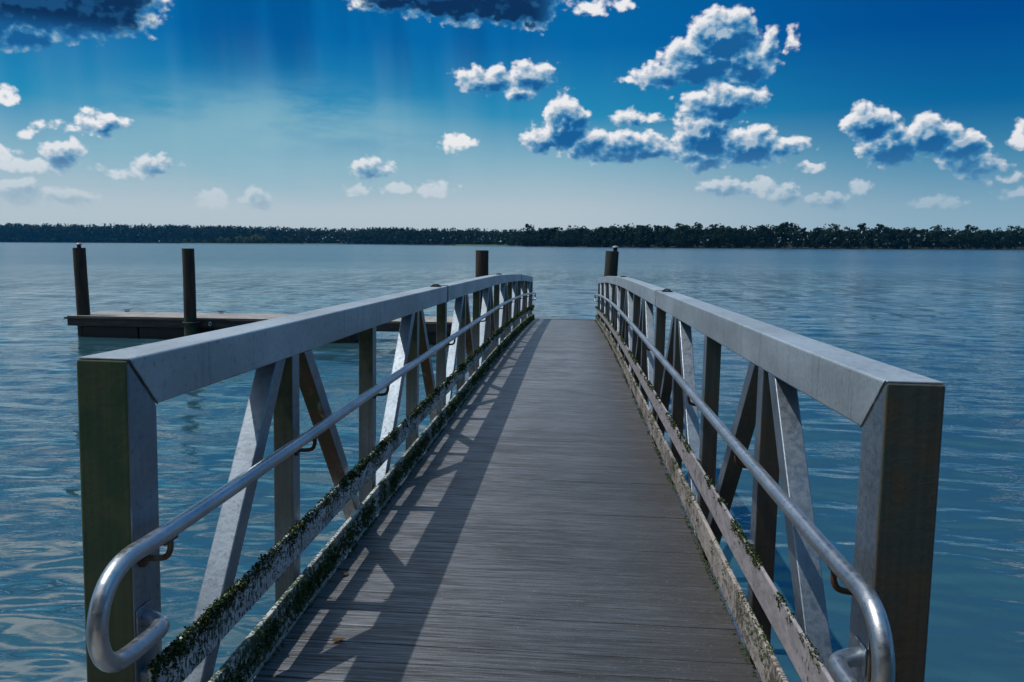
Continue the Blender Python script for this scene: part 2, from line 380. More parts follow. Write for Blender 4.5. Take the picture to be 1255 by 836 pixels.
def deck_mat(name, a=(0.104, 0.121, 0.146), d=(0.009, 0.011, 0.015), bright=1.0):
    m, N, b = mat(name); co = obj_co(N)
    at = N.new('ShaderNodeAttribute', attribute_name='plank').outputs['Fac']
    sx, sy, sz = N.sep(co)
    off = N.comb(N.math('MULTIPLY', at, 37.0), 0.0, N.math('MULTIPLY', at, 11.0))
    st = N.noise(N.vec('ADD', N.vec('MULTIPLY', co, (2.6, 78, 8)), off), 1.0, 6, 0.72)
    st2 = N.noise(N.vec('ADD', N.vec('MULTIPLY', co, (7.0, 230, 8)), off), 1.0, 3, 0.65)
    big = N.noise(N.vec('MULTIPLY', co, (1, 0.8, 1)), 1.6, 4, 0.6)
    gr = N.math('ABSOLUTE', N.math('SINE', N.math('MULTIPLY', N.math('SUBTRACT', sy, 1.5573), math.pi / 0.0475)))
    f = N.math('MULTIPLY_ADD', N.step(st, 0.36, 0.64), 0.95, 0.08)
    f = N.math('ADD', f, N.math('MULTIPLY_ADD', N.step(st2, 0.34, 0.66), 0.6, -0.3))
    f = N.math('ADD', f, N.math('MULTIPLY_ADD', at, 0.34, -0.17))
    f = N.math('ADD', f, N.math('MULTIPLY_ADD', big, 0.9, -0.45), clamp=True)
    c = N.mix(f, tuple(v * bright for v in d), tuple(v * bright for v in a))
    far_sheen = N.step(N.math('MULTIPLY_ADD', big, 4.0, sy), 5.5, 15.0, 0.92, 1.55)  # lightening toward the far end paints in the grazing sky sheen
    side_tone = N.step(N.math('MULTIPLY_ADD', big, 0.5, sx), -0.60, 0.45, 1.75, 0.68)  # tone scale at the near end: lighter to the left, darker to the right
    side_tone = N.math('ADD', N.math('MULTIPLY', side_tone, N.step(sy, 14.0, 4.0)), N.step(sy, 4.0, 14.0))
    c = N.vec('SCALE', N.vec('SCALE', c, far_sheen), side_tone)
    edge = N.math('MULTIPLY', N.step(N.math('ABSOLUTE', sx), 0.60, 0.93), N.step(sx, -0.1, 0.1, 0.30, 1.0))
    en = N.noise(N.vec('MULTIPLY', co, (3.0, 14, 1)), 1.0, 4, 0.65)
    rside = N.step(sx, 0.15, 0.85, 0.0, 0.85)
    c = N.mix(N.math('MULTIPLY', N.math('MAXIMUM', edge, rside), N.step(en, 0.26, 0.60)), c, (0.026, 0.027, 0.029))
    c = N.mix(N.math('MULTIPLY', N.step(N.noise(co, 95, 3, 0.7), 0.60, 0.72), 0.6), c, (0.24, 0.25, 0.26))
    c = N.mix(N.math('MULTIPLY', N.step(N.noise(N.vec('MULTIPLY', co, (1.3, 2.2, 1)), 2.3, 5, 0.7), 0.50, 0.70), 0.55), c, (0.028, 0.030, 0.033))
    c = N.mix(N.math('MULTIPLY', N.step(gr, 0.24, 0.05), N.step(st2, 0.25, 0.6, 0.65, 1.0)), c, (0.010, 0.011, 0.013))
    N.put(b.inputs['Base Color'], c)
    N.put(b.inputs['Roughness'], N.step(st, 0.3, 0.7, 0.55, 0.36))
    b.inputs['Specular IOR Level'].default_value = 0.8
    h = N.math('ADD', N.math('MULTIPLY', N.step(gr, 0.0, 0.25), 1.0), N.math('ADD', st, N.math('MULTIPLY', st2, 0.5)))
    bump(N, b, h, 0.42, 0.004)
    return m
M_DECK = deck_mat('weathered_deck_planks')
def wood(name, a, d, alongz=True, rough=0.85, tide=None):
    m, N, b = mat(name); co = obj_co(N)
    sc = (14, 14, 0.9) if alongz else (1.2, 22, 14)
    n = N.noise(N.vec('MULTIPLY', co, sc), 1.0, 6, 0.65)
    n2 = N.noise(co, 2.2, 3)
    c = N.mix(N.step(n, 0.3, 0.7), d, a)
    c = N.mix(N.math('MULTIPLY', N.step(n2, 0.45, 0.7), 0.5), c, d)
    if tide:
        zt = N.math('MULTIPLY_ADD', N.noise(co, 6.0, 4), 0.5, N.sep(co)[2])
        c = N.mix(N.step(zt, tide + 0.35, tide + 0.15), c, (0.016, 0.030, 0.018))
        c = N.mix(N.math('MULTIPLY', N.step(N.noise(co, 40.0, 3), 0.55, 0.62), N.step(zt, tide, tide - 0.2)), c, (0.12, 0.12, 0.10))
    N.put(b.inputs['Base Color'], c); b.inputs['Roughness'].default_value = rough
    bump(N, b, n, 0.6, 0.02); return m
M_PILE = wood('creosoted_pile_timber', (0.050, 0.036, 0.024), (0.012, 0.010, 0.009), tide=2.25)
M_PILE_R = wood('dark_green_pile_timber', (0.036, 0.042, 0.034), (0.010, 0.012, 0.012), tide=2.25)
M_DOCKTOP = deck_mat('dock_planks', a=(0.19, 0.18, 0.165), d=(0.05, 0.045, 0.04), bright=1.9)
M_FASCIA = wood('wet_dark_fascia', (0.040, 0.048, 0.050), (0.012, 0.016, 0.019), alongz=False)
M_FLOAT = wood('dark_float_tub', (0.008, 0.009, 0.011), (0.004, 0.005, 0.006), rough=0.6)
M_IRON = aluminium('black_iron', base=(0.02, 0.022, 0.025), metallic=0.4, rough=0.5)
M_CAP = aluminium('pale_light_cap', base=(0.16, 0.17, 0.19), metallic=0.0, rough=0.4)
M_STEEL = aluminium('galvanised_ring', base=(0.5, 0.5, 0.52), metallic=0.9, rough=0.35)
def leafy(name, cols, rough=0.8):
    m, N, b = mat(name); co = obj_co(N)
    g = N.new('ShaderNodeNewGeometry').outputs['Random Per Island']
    n = N.noise(co, 0.35, 4, 0.6)
    f = N.math('MULTIPLY_ADD', g, 0.55, N.math('MULTIPLY', n, 0.45))
    c = N.ramp(f, [(i / (len(cols) - 1) * 0.7 + 0.15, k) for i, k in enumerate(cols)])
    N.put(b.inputs['Base Color'], c); b.inputs['Roughness'].default_value = rough
    b.inputs['Specular IOR Level'].default_value = 0.05
    return m
M_MOSS = leafy('dark_green_moss', [(0.008, 0.020, 0.010), (0.022, 0.050, 0.018), (0.075, 0.105, 0.04), (0.014, 0.034, 0.020)])
M_MOSS_D = leafy('dry_dark_moss', [(0.014, 0.042, 0.024), (0.04, 0.10, 0.035), (0.10, 0.12, 0.05), (0.022, 0.06, 0.034)])
M_LEAF = leafy('pine_foliage', [(0.008, 0.018, 0.014), (0.012, 0.028, 0.018), (0.018, 0.038, 0.020), (0.009, 0.022, 0.015)])
M_LEAF_F = leafy('far_ridge_foliage', [(0.010, 0.024, 0.022), (0.014, 0.032, 0.026), (0.018, 0.036, 0.026)])
M_BUSH = leafy('marsh_bush_foliage', [(0.04, 0.065, 0.035), (0.07, 0.10, 0.05), (0.09, 0.12, 0.05)])
M_BARK = wood('pine_bark', (0.05, 0.035, 0.025), (0.02, 0.014, 0.01))
M_DRY = leafy('dead_leaf', [(0.10, 0.07, 0.03), (0.06, 0.04, 0.02)])

def water_mat():
    m, N, b = mat('lake_water')
    co = obj_co(N)
    b.inputs['Base Color'].default_value = (0.022, 0.072, 0.100, 1)
    b.inputs['Roughness'].default_value = 0.02
    b.inputs['IOR'].default_value = 1.6
    b.inputs['Specular IOR Level'].default_value = 1.0
    x, y, z = N.sep(co)
    dist = N.vec('LENGTH', co)
    n1 = N.noise(N.vec('MULTIPLY', co, (0.75, 1.5, 1)), 0.9, 3, 0.5, 0.4)
    n2 = N.noise(N.vec('MULTIPLY', co, (0.55, 1.5, 1)), 2.9, 4, 0.62, 0.2)
    n3 = N.noise(N.vec('MULTIPLY', co, (0.6, 1.4, 1)), 0.22, 2, 0.5)
    wind = N.noise(N.vec('MULTIPLY', co, (0.010, 0.035, 1)), 1.0, 3, 0.6)
    g1 = N.noise(N.vec('MULTIPLY', co, (0.55, 0.11, 1)), 1.0, 3, 0.7)
    g2 = N.noise(N.vec('MULTIPLY', co, (1.9, 0.45, 1)), 1.0, 2, 0.7)
    wv = N.math('MULTIPLY', N.step(wind, 0.35, 0.65, 0.6, 1.25), N.math('MULTIPLY', N.step(g1, 0.36, 0.64, 0.45, 1.5), N.step(g2, 0.36, 0.64, 0.55, 1.4)))
    far = N.step(dist, 5.0, 18.0)
    calm = N.step(dist, 30.0, 90.0, 0.62, 0.70)
    nd1 = N.new('ShaderNodeBump'); nd1.inputs['Distance'].default_value = 0.30
    N.put(nd1.inputs['Height'], n3); N.put(nd1.inputs['Strength'], N.math('MULTIPLY', N.math('MULTIPLY', far, 0.5), calm))
    nd2 = N.new('ShaderNodeBump'); nd2.inputs['Distance'].default_value = 0.085
    N.put(nd2.inputs['Height'], n1); N.put(nd2.inputs['Strength'], N.math('MULTIPLY', N.math('MULTIPLY', N.math('MULTIPLY_ADD', far, 0.75, 0.1), wv), calm))
    N.l.new(nd1.outputs[0], nd2.inputs['Normal'])
    nd3 = N.new('ShaderNodeBump'); nd3.inputs['Distance'].default_value = 0.055
    N.put(nd3.inputs['Height'], n2); N.put(nd3.inputs['Strength'], N.math('MULTIPLY', N.math('MULTIPLY', N.math('MULTIPLY_ADD', far, 0.9, 0.1), wv), calm))
    N.l.new(nd2.outputs[0], nd3.inputs['Normal'])
    N.l.new(nd3.outputs[0], b.inputs['Normal'])
    N.put(b.inputs['Roughness'], N.step(dist, 20.0, 160.0, 0.02, 0.24))
    return m
M_WATER = water_mat()

# ------------------------------------------------------------------ water
def build_water():
    az = []
    a = -180.0
    while a < 180.0:
        az.append(a)
        k = abs(a + 4)
        a += 0.27 if k < 44 else (0.8 if k < 75 else 3.0)
    az = np.radians(np.array(az)); na = len(az)
    rs = [0.6]
    while rs[-1] < 95: rs.append(rs[-1] * 1.0042 + 0.003)
    while rs[-1] < 5000: rs.append(rs[-1] * 1.18)
    rs = np.array(rs); nr = len(rs)
    rr, aa = np.meshgrid(rs, az, indexing='ij')
    X = rr * np.sin(aa); Y = rr * np.cos(aa); Z = np.zeros_like(X)
    cell = rr * 0.0050
    fadeout = np.clip((95 - rr) / 50, 0, 1)
    r2 = np.random.RandomState(5)
    for i in range(96):
        lam = 0.20 * (16 ** (r2.rand() ** 1.15))            # 0.2 .. 3.5 m
        th = r2.normal(0.10, 0.34)
        kx, ky = np.sin(th) * 2 * np.pi / lam, np.cos(th) * 2 * np.pi / lam
        amp = 0.0017 * lam ** 0.85 * (0.6 + 0.8 * r2.rand())
        ph = r2.rand() * 6.28
        # gently warp phases so that crests are short
        wob = 1.3 * np.sin(X * kx * 0.23 + Y * 0.31 / lam + ph) + 1.0 * np.sin(Y * ky * 0.19 - X * 0.37 / lam + 2 * ph)
        Z += amp * np.clip((lam - 3 * cell) / (3 * cell + 1e-6), 0, 1) * np.sin(kx * X + ky * Y + ph + wob)
    Z *= fadeout * np.clip(1.1 - rr / 120, 0.7, 1)
    V = np.stack([X, Y, Z], -1).reshape(-1, 3)
    i = np.arange(nr - 1)[:, None]; j = np.arange(na)[None, :]; j2 = (j + 1) % na
    F = np.stack([i * na + j, i * na + j2, (i + 1) * na + j2, (i + 1) * na + j], -1).reshape(-1, 4)[:, ::-1]
    # centre cap
    V = np.vstack([V, [[0, 0, 0]]]); 
    o = mesh_np('water', V, F.copy(), M_WATER, smooth=True)
    tag(o, 'blue rippled lake water reaching to the far wooded shore', 'water', kind='structure')
build_water()

# ------------------------------------------------------------------ gangway frame
MG = Matrix(((0.99991253, 0.00146945, 0.01314437, -0.01996725),
             (-0.00186193, 0.99955124, 0.02989722, -0.04509148),
             (-0.01309454, -0.02991908, 0.99946655, 1.63299574),
             (0, 0, 0, 1)))
KY = [1.999] + [3.245 + 1.3596 * i for i in range(16)]
CAMB = {-1.0: 0.0, 2.0: 0.0, 4.605: 0.031, 7.324: 0.064, 10.0: 0.094, 12.763: 0.116, 15.48: 0.106, 18.2: 0.076, 20.92: 0.024, 23.64: -0.045, 26.0: -0.12}
_cx = sorted(CAMB); _cy = [CAMB[k] for k in _cx]
def rise(y):
    i = max(0, min(len(_cx) - 2, next((j for j in range(len(_cx) - 1) if y < _cx[j + 1]), len(_cx) - 2)))
    def sl(j):
        if j <= 0 or j >= len(_cx) - 1: return 0.0 if j <= 0 else (_cy[-1] - _cy[-2]) / (_cx[-1] - _cx[-2])
        return (_cy[j+1] - _cy[j-1]) / (_cx[j+1] - _cx[j-1])
    h = _cx[i+1] - _cx[i]; t = (y - _cx[i]) / h
    t = max(0, min(1, t))
    return ((2*t**3 - 3*t*t + 1) * _cy[i] + (t**3 - 2*t*t + t) * h * sl(i) + (-2*t**3 + 3*t*t) * _cy[i+1] + (t**3 - t*t) * h * sl(i+1))
XI = 0.975; PW = 0.145; TOPZ = 1.256; CH = 0.147; VW = 0.088; DW = 0.082
Y0 = KY[0]; YE = KY[16] + 0.10
BOT = -0.16
gang = empty('gangway', MG, label='long arched aluminium truss gangway with plank deck and pipe handrails leading out over the water', cat='gangway')

def sweep(mb, x0, x1, z0, z1, ya, yb, step=0.34, m=0, end_a=None, end_b=None, fm=None):
    n = max(2, int((yb - ya) / step) + 1)
    ys = [ya + (yb - ya) * i / (n - 1) for i in range(n)]
    vs = []
    for i, y in enumerate(ys):
        yt, yb_ = y, y
        if i == 0 and end_a: yb_ = y + end_a
        if i == n - 1 and end_b: yb_ = y - end_b
        r = rise(y)
        vs += [(x0, yb_, z0 + r), (x1, yb_, z0 + r), (x1, yt, z1 + r), (x0, yt, z1 + r)]
    fs = [(0, 3, 2, 1)]
    for i in range(n - 1):
        a = 4 * i; b = a + 4
        for k in range(4):
            k2 = (k + 1) % 4; fs.append((a + k, a + k2, b + k2, b + k))
    a = 4 * (n - 1); fs.append((a, a + 1, a + 2, a + 3))
    mb.add(vs, fs, m)

def build_deck():
    mb = MB(); pl = []
    y = 1.56; pitch = 0.1425
    while y < YE + 0.02:
        w = pitch - 0.0032
        dz = random.uniform(-0.0012, 0.0012); t = random.uniform(-0.0008, 0.0008)
        r0, r1 = rise(y), rise(y + w)
        xw0 = 0.925 + random.uniform(-0.003, 0.003); xw1 = 0.925 + random.uniform(-0.003, 0.003)
        vs = [(-xw0, y, -0.035 + r0), (xw1, y, -0.035 + r0), (xw1, y + w, -0.035 + r1), (-xw0, y + w, -0.035 + r1),
              (-xw0, y, r0 + dz - t), (xw1, y, r0 + dz + t), (xw1, y + w, r1 + dz + t), (-xw0, y + w, r1 + dz - t)]
        mb.add(vs, [(0,3,2,1),(4,5,6,7),(0,1,5,4),(2,3,7,6),(3,0,4,7),(1,2,6,5)])
        pl += [random.random()] * 8
        y += pitch
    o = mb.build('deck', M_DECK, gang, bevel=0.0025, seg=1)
    a = o.data.attributes.new('plank', 'FLOAT', 'POINT'); a.data.foreach_set('value', pl)
    # under-frame
    mb = MB()
    for s in (-1, 1): sweep(mb, s * 0.5 - 0.03, s * 0.5 + 0.03, -0.13, -0.037, 1.6, YE)
    mb.build('stringer', M_ALU, gang)
    for k in range(17):
        MB().box(-0.97, 0.97, KY[k] + 0.005, KY[k] + 0.08, BOT + 0.02 + rise(KY[k]), -0.132 + rise(KY[k])).build('cross_beam', M_ALU, gang)
build_deck()

def build_side(s):
    inner, outer = s * XI, s * (XI + PW)
    x0, x1 = min(inner, outer), max(inner, outer)
    face = M_GREEN if s < 0 else M_BROWN
    # top chord in three lengths with mitred ends
    cuts = [(Y0, KY[4] + VW + 0.004), (KY[4] + VW + 0.008, KY[12] + VW), (KY[12] + VW + 0.004, YE)]
    for i, (a, b) in enumerate(cuts):
        mb = MB()
        sweep(mb, x0, x1, TOPZ - CH, TOPZ, a + (0.003 if i == 0 else 0), b - (0.003 if i == 2 else 0), end_a=PW if i == 0 else None, end_b=PW if i == 2 else None)
        o = mb.build('top_chord', M_TOP, gang, bevel=0.007, seg=3)
        if i < 2:
            # welded seam round the joint
            w = MB(); yj = b + 0.002; r = rise(yj)
            for q in range(1):
                pts = [(x0 - 0.001, yj, TOPZ - CH + r - 0.001), (x0 - 0.001, yj, TOPZ + r + 0.001), (x1 + 0.001, yj, TOPZ + r + 0.001), (x1 + 0.001, yj, TOPZ - CH + r - 0.001), (x0 - 0.001, yj, TOPZ - CH + r - 0.001)]
                for p, q2 in zip(pts[:-1], pts[1:]):
                    n = 14
                    ll = [Vector(p).lerp(Vector(q2), t / n) + Vector((0, random.uniform(-.002, .002), 0)) for t in range(n + 1)]
                    w.tube(ll, [0.006 + random.uniform(-.0015, .0015) for _ in ll], 6)
            w.build('weld_seam', M_WELD if s > 0 else M_DARK, gang, smooth=True)
    # end posts, mitred to the chord
    def endpost(y, flip):
        r = rise(y)
        ya, yb = y, y + PW
        if not flip: prof = [(ya, BOT - 0.25), (yb, BOT - 0.25), (yb, TOPZ - CH - 0.003 + r), (ya, TOPZ - 0.003 + r)]
        else: prof = [(ya, BOT - 0.1), (yb, BOT - 0.1), (yb, TOPZ - 0.003 + r), (ya, TOPZ - CH - 0.003 + r)]
        mb = MB(); mb.prism(prof, x0, x1, 0, {3: 1}); mb.build('end_post', [M_ALU, face], gang, bevel=0.007, seg=3)
    endpost(Y0, False); endpost(YE - PW, True)
    # mitre weld
    w = MB()
    for xx in (inner - s * 0.0005,):
        ll = [Vector((xx, Y0 + 0.002 + PW * t, TOPZ - CH * t)) + Vector((0, random.uniform(-.0012, .0012), random.uniform(-.0012, .0012))) for t in [i / 16 for i in range(17)]]
        w.tube(ll, [0.0019 + random.uniform(-.0006, .0006) for _ in ll], 6)
    w.build('weld_seam', M_DARK, gang, smooth=True)
    # bottom chord, below the deck
    mb = MB(); sweep(mb, x0 + 0.002, x1 - 0.002, BOT - 0.14, BOT, Y0 + PW, YE - PW); mb.build('bottom_chord', M_ALU, gang)
    # intermediate posts and diagonals
    xa, xb = (inner, inner + s * VW); xa, xb = min(xa, xb), max(xa, xb)
    xa += 0.0015 * (s < 0) * 0; 
    for k in range(1, 16):
        y = KY[k]; r = rise(y)
        mb = MB(); prof = [(y, BOT + r), (y + VW, BOT + r), (y + VW, TOPZ - CH + r + 0.002), (y, TOPZ - CH + r + 0.002)]
        mb.prism(prof, xa + (0.002 if s > 0 else 0), xb - (0.002 if s < 0 else 0), 0, {3: 1})
        mb.build('post', [M_ALU, M_OLIVE if s < 0 else M_BROWN], gang, bevel=0.004)
    xa2, xb2 = xa + 0.004, xb - 0.004
    for k in range(16):
        ya = KY[k] + (PW if k == 0 else VW); yb = KY[k+1]
        if k == 15: yb = YE - PW
        ra, rb = rise(ya), rise(yb); zt = TOPZ - CH; hw = 0.105
        if k % 2 == 0:
            prof = [(ya + 0.02, BOT + ra), (ya + 0.02 + hw, BOT + ra), (yb - 0.065, zt + rb), (yb - 0.065 - hw, zt + rb)]
            fm = {}
        else:
            prof = [(yb - 0.02 - hw, BOT + rb), (yb - 0.02, BOT + rb), (ya + 0.07 + hw, zt + ra), (ya + 0.07, zt + ra)]
            fm = {3: 1}
        mb = MB(); mb.prism(prof, xa2, xb2, 0, fm)
        mb.build('diagonal_brace', [M_ALU, M_RUST if s < 0 else M_BROWN], gang, bevel=0.004)
    # mid rail and toe rail
    a, b = min(s * 0.932, s * 0.946), max(s * 0.932, s * 0.946)
    mb = MB(); sweep(mb, a, b, 0.262, 0.398, Y0 + 0.006, YE - 0.01, step=0.2)
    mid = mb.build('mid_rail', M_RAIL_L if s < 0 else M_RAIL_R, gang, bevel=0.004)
    mb = MB()
    for k in range(17):
        yk = KY[k] + 0.02; xa_, xb_ = min(s * 0.944, s * 0.977), max(s * 0.944, s * 0.977)
    for k in range(17):
        yk = KY[k] + 0.02; q_ = MB(); q_.box(xa_, xb_, yk, yk + 0.05, 0.285 + rise(yk), 0.375 + rise(yk)); q_.build('spacer', M_ALU, mid)
    a, b = min(s * 0.932, s * 0.953), max(s * 0.932, s * 0.953)
    mb = MB(); sweep(mb, a, b, 0.004, 0.154, 1.75, YE - 0.01, step=0.2)
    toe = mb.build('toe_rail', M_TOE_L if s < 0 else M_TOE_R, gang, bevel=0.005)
    mb = MB(); xs = s * 0.9265
    sweep(mb, xs - 0.004, xs + 0.004, 0.002, 0.009, 1.75, YE - 0.01, step=0.34)
    if s < 0: mb.build('edge_strip', M_STRIP, gang)
    # handrail with looped near end and hooked far end
    hx = s * 0.895
    near = [(hx + s * 0.075, 2.045, 0.521), (hx + s * 0.045, 2.035, 0.521), (hx + s * 0.012, 2.01, 0.521), (hx, 1.965, 0.522), (hx, 1.90, 0.523), (hx, 1.82, 0.527), (hx, 1.765, 0.540), (hx, 1.722, 0.580),
            (hx, 1.706, 0.640), (hx, 1.722, 0.705), (hx, 1.765, 0.752), (hx, 1.835, 0.776), (hx, 1.93, 0.776)]
    path = smooth_path(near, 6)
    y = 2.1
    while y < YE + 0.12:
        path.append(Vector((hx, y, 0.775 + rise(y) + 0.022 * math.sin((y - 2) / 21.6 * math.pi)))); y += 0.3
    e = path[-1]
    path += smooth_path([e, e + Vector((0, 0.07, -0.02)), e + Vector((0, 0.10, -0.08)), e + Vector((0, 0.08, -0.16)), e + Vector((0, 0.0, -0.2)), e + Vector((s * 0.06, -0.08, -0.2))], 4)[1:]
    mb = MB(); mb.tube(path, 0.0235, 20)
    hr = mb.build('handrail', M_PIPE, gang, smooth=True)
    # collar seams on the pipe, brackets to the posts
    for i, k in enumerate([0, 1, 2, 4, 6, 8, 10, 12, 14, 16]):
        y = KY[k] + (0.05 if k == 0 else 0.04)
        if k == 16: y = YE - 0.08
        r = rise(y) + 0.022 * math.sin((y - 2) / 21.6 * math.pi)
        mb = MB()
        pts = smooth_path([(hx, y, 0.752 + r), (hx, y, 0.722 + r), (hx + s * 0.012, y, 0.700 + r), (hx + s * 0.04, y, 0.693 + r), (s * XI - s * 0.004, y, 0.693 + r)], 5)
        mb.tube(pts, 0.0085, 10)
        mb.tube([(s * XI - s * 0.007, y, 0.693 + r), (s * XI + s * 0.0015, y, 0.693 + r)], 0.026, 16)
        mb.tube([(hx, y - 0.03, 0.7495 + r), (hx, y + 0.03, 0.7495 + r)], 0.0085, 8)
        mb.build('bracket', M_BRK, hr, smooth=True)
    # plate that takes the lower end of the loop
    mb = MB(); mb.box(min(s*(XI+.0), s*(XI-.006)), max(s*(XI+.0), s*(XI-.006)), Y0 + 0.005, Y0 + 0.085, 0.485, 0.56)
    mb.build('loop_plate', M_ALU, gang, bevel=0.003)
    # lifting eyes on top of the chord
    for y in (7.19, 13.45):
        r = rise(y) + TOPZ; xc = s * (XI + PW / 2)
        mb = MB(); mb.box(xc - 0.045, xc + 0.045, y - 0.05, y + 0.05, r - 0.002, r + 0.010)
        mb.tube([(xc + 0.032 * math.cos(t), y, r + 0.008 + 0.012 * math.sin(t)) for t in [math.pi * i / 10 for i in range(11)]], 0.006, 8)
        mb.build('lifting_eye', M_IRON, gang)
    return mid, toe
mid_l, toe_l = build_side(-1)
mid_r, toe_r = build_side(1)

# flap plate that bridges to the dock, pivot plate on shore
mb = MB(); mb.add([(-0.93, YE + 0.02, 0.004 + rise(YE)), (0.93, YE + 0.02, 0.004 + rise(YE)), (0.93, YE + 0.75, -0.125), (-0.93, YE + 0.75, -0.125),
                   (-0.93, YE + 0.02, 0.014 + rise(YE)), (0.93, YE + 0.02, 0.014 + rise(YE)), (0.93, YE + 0.75, -0.115), (-0.93, YE + 0.75, -0.115)],
                  [(0,3,2,1),(4,5,6,7),(0,1,5,4),(2,3,7,6),(3,0,4,7),(1,2,6,5)])
mb.build('transition_plate', M_STRIP, gang)

# ---- moss tufts
def tufts(name, pts, sizes, material, parent, seed=1, leaf=5):
    """each tuft is a clump of small bent blades"""
    r3 = np.random.RandomState(seed); n = len(pts)
    P = np.repeat(np.asarray(pts), leaf, axis=0); Sz = np.repeat(np.asarray(sizes), leaf)
    m = len(P)
    P = P + r3.normal(0, 0.35, (m, 3)) * Sz[:, None]
    d = r3.normal(0, 1, (m, 3)); d /= np.linalg.norm(d, axis=1)[:, None]
    t = r3.normal(0, 1, (m, 3)); t -= (t * d).sum(1)[:, None] * d; t /= np.linalg.norm(t, axis=1)[:, None]
    nn = np.cross(d, t)
    L = Sz * r3.uniform(0.5, 1.1, m); Wd = Sz * r3.uniform(0.3, 0.6, m)
    a = P - d * L[:, None] * .5; c = P + d * L[:, None] * .5
    b = P + t * Wd[:, None] + nn * (Sz * .25)[:, None]; e = P - t * Wd[:, None] + nn * (Sz * .25)[:, None]
    V = np.stack([a, b, c, e], 1).reshape(-1, 3)
    i = np.arange(m) * 4
    F = np.stack([i, i + 1, i + 2, i + 3], 1)
    F = np.vstack([np.stack([i, i + 1, i + 3], 1), np.stack([i + 1, i + 2, i + 3], 1)])
    o = mesh_np(name, V, F, material, parent)
    o['kind'] = 'stuff'
    return o
def density_noise(y, seed):
    return 0.48 + 0.34 * math.sin(y * 3.1 + seed) + 0.30 * math.sin(y * 7.7 + 2 * seed) + 0.3 * math.sin(y * 17.3 + 3 * seed) + 0.2 * math.sin(y * 41 + seed)
def scatter(s, mode, count, seed):
    r3 = random.Random(seed); pts = []; sz = []
    while len(pts) < count:
        # more, finer tufts close by; fewer, bigger ones far off
        u = r3.random(); y = 2.0 * (YE / 2.0) ** u
        k = 1.0 + (y - 2.0) * 0.13
        r = rise(y); dn = density_noise(y, seed)
        if mode == 'mid_top':
            if r3.random() > 0.35 + 0.65 * dn: continue
            depth = abs(r3.gauss(0, 0.026))
            if r3.random() < 0.35: p = (s * r3.uniform(0.930, 0.946), y, 0.399 + r)
            else: p = (s * 0.930, y, 0.398 - depth + r)
            size = r3.uniform(0.004, 0.0105) * k
        elif mode == 'mid_face':
            if r3.random() > dn * 0.9: continue
            p = (s * 0.930, y, r3.uniform(0.265, 0.39) + r); size = r3.uniform(0.002, 0.006) * k
        elif mode == 'toe_face':
            z = r3.triangular(0.004, 0.156, 0.08)
            if r3.random() > 0.25 + 0.75 * dn: continue
            p = (s * (0.931 - abs(r3.gauss(0, 0.004))), y, z + r); size = r3.uniform(0.005, 0.012) * k
        elif mode == 'sparse_top':
            if r3.random() > max(0.0, dn - 0.25): continue
            p = (s * (r3.uniform(0.934, 0.947)), y, 0.398 + r) if r3.random() < .6 else (s * 0.931, y, 0.397 - abs(r3.gauss(0, 0.012)) + r)
            size = r3.uniform(0.003, 0.009) * k
        elif mode == 'toe_edge':
            if r3.random() > dn: continue
            p = (s * r3.uniform(0.905, 0.93), y, 0.003 + r); size = r3.uniform(0.003, 0.009) * k
        else:
            p = (s * r3.uniform(0.934, 0.953), y, 0.155 + r) if r3.random() < .5 else (s * 0.931, y, r3.uniform(0.08, 0.152) + r)
            if r3.random() > max(0, dn - 0.3): continue
            size = r3.uniform(0.003, 0.007) * k
        pts.append(p); sz.append(size)
    return pts, sz
for (s, mode, cnt, seed, m_, par) in [(-1, 'mid_top', 5200, 1, M_MOSS, mid_l), (-1, 'mid_face', 1500, 2, M_MOSS_D, mid_l), (-1, 'toe_face', 4600, 3, M_MOSS_D, toe_l),
                                      (-1, 'toe_edge', 1200, 7, M_MOSS_D, toe_l), (1, 'sparse_top', 2600, 4, M_MOSS, mid_r), (1, 'toe_top', 1500, 5, M_MOSS_D, toe_r), (1, 'toe_edge', 900, 8, M_MOSS_D, toe_r)]:
    p, z = scatter(s, mode, cnt, seed)
    tufts('moss', p, z, m_, par, seed)

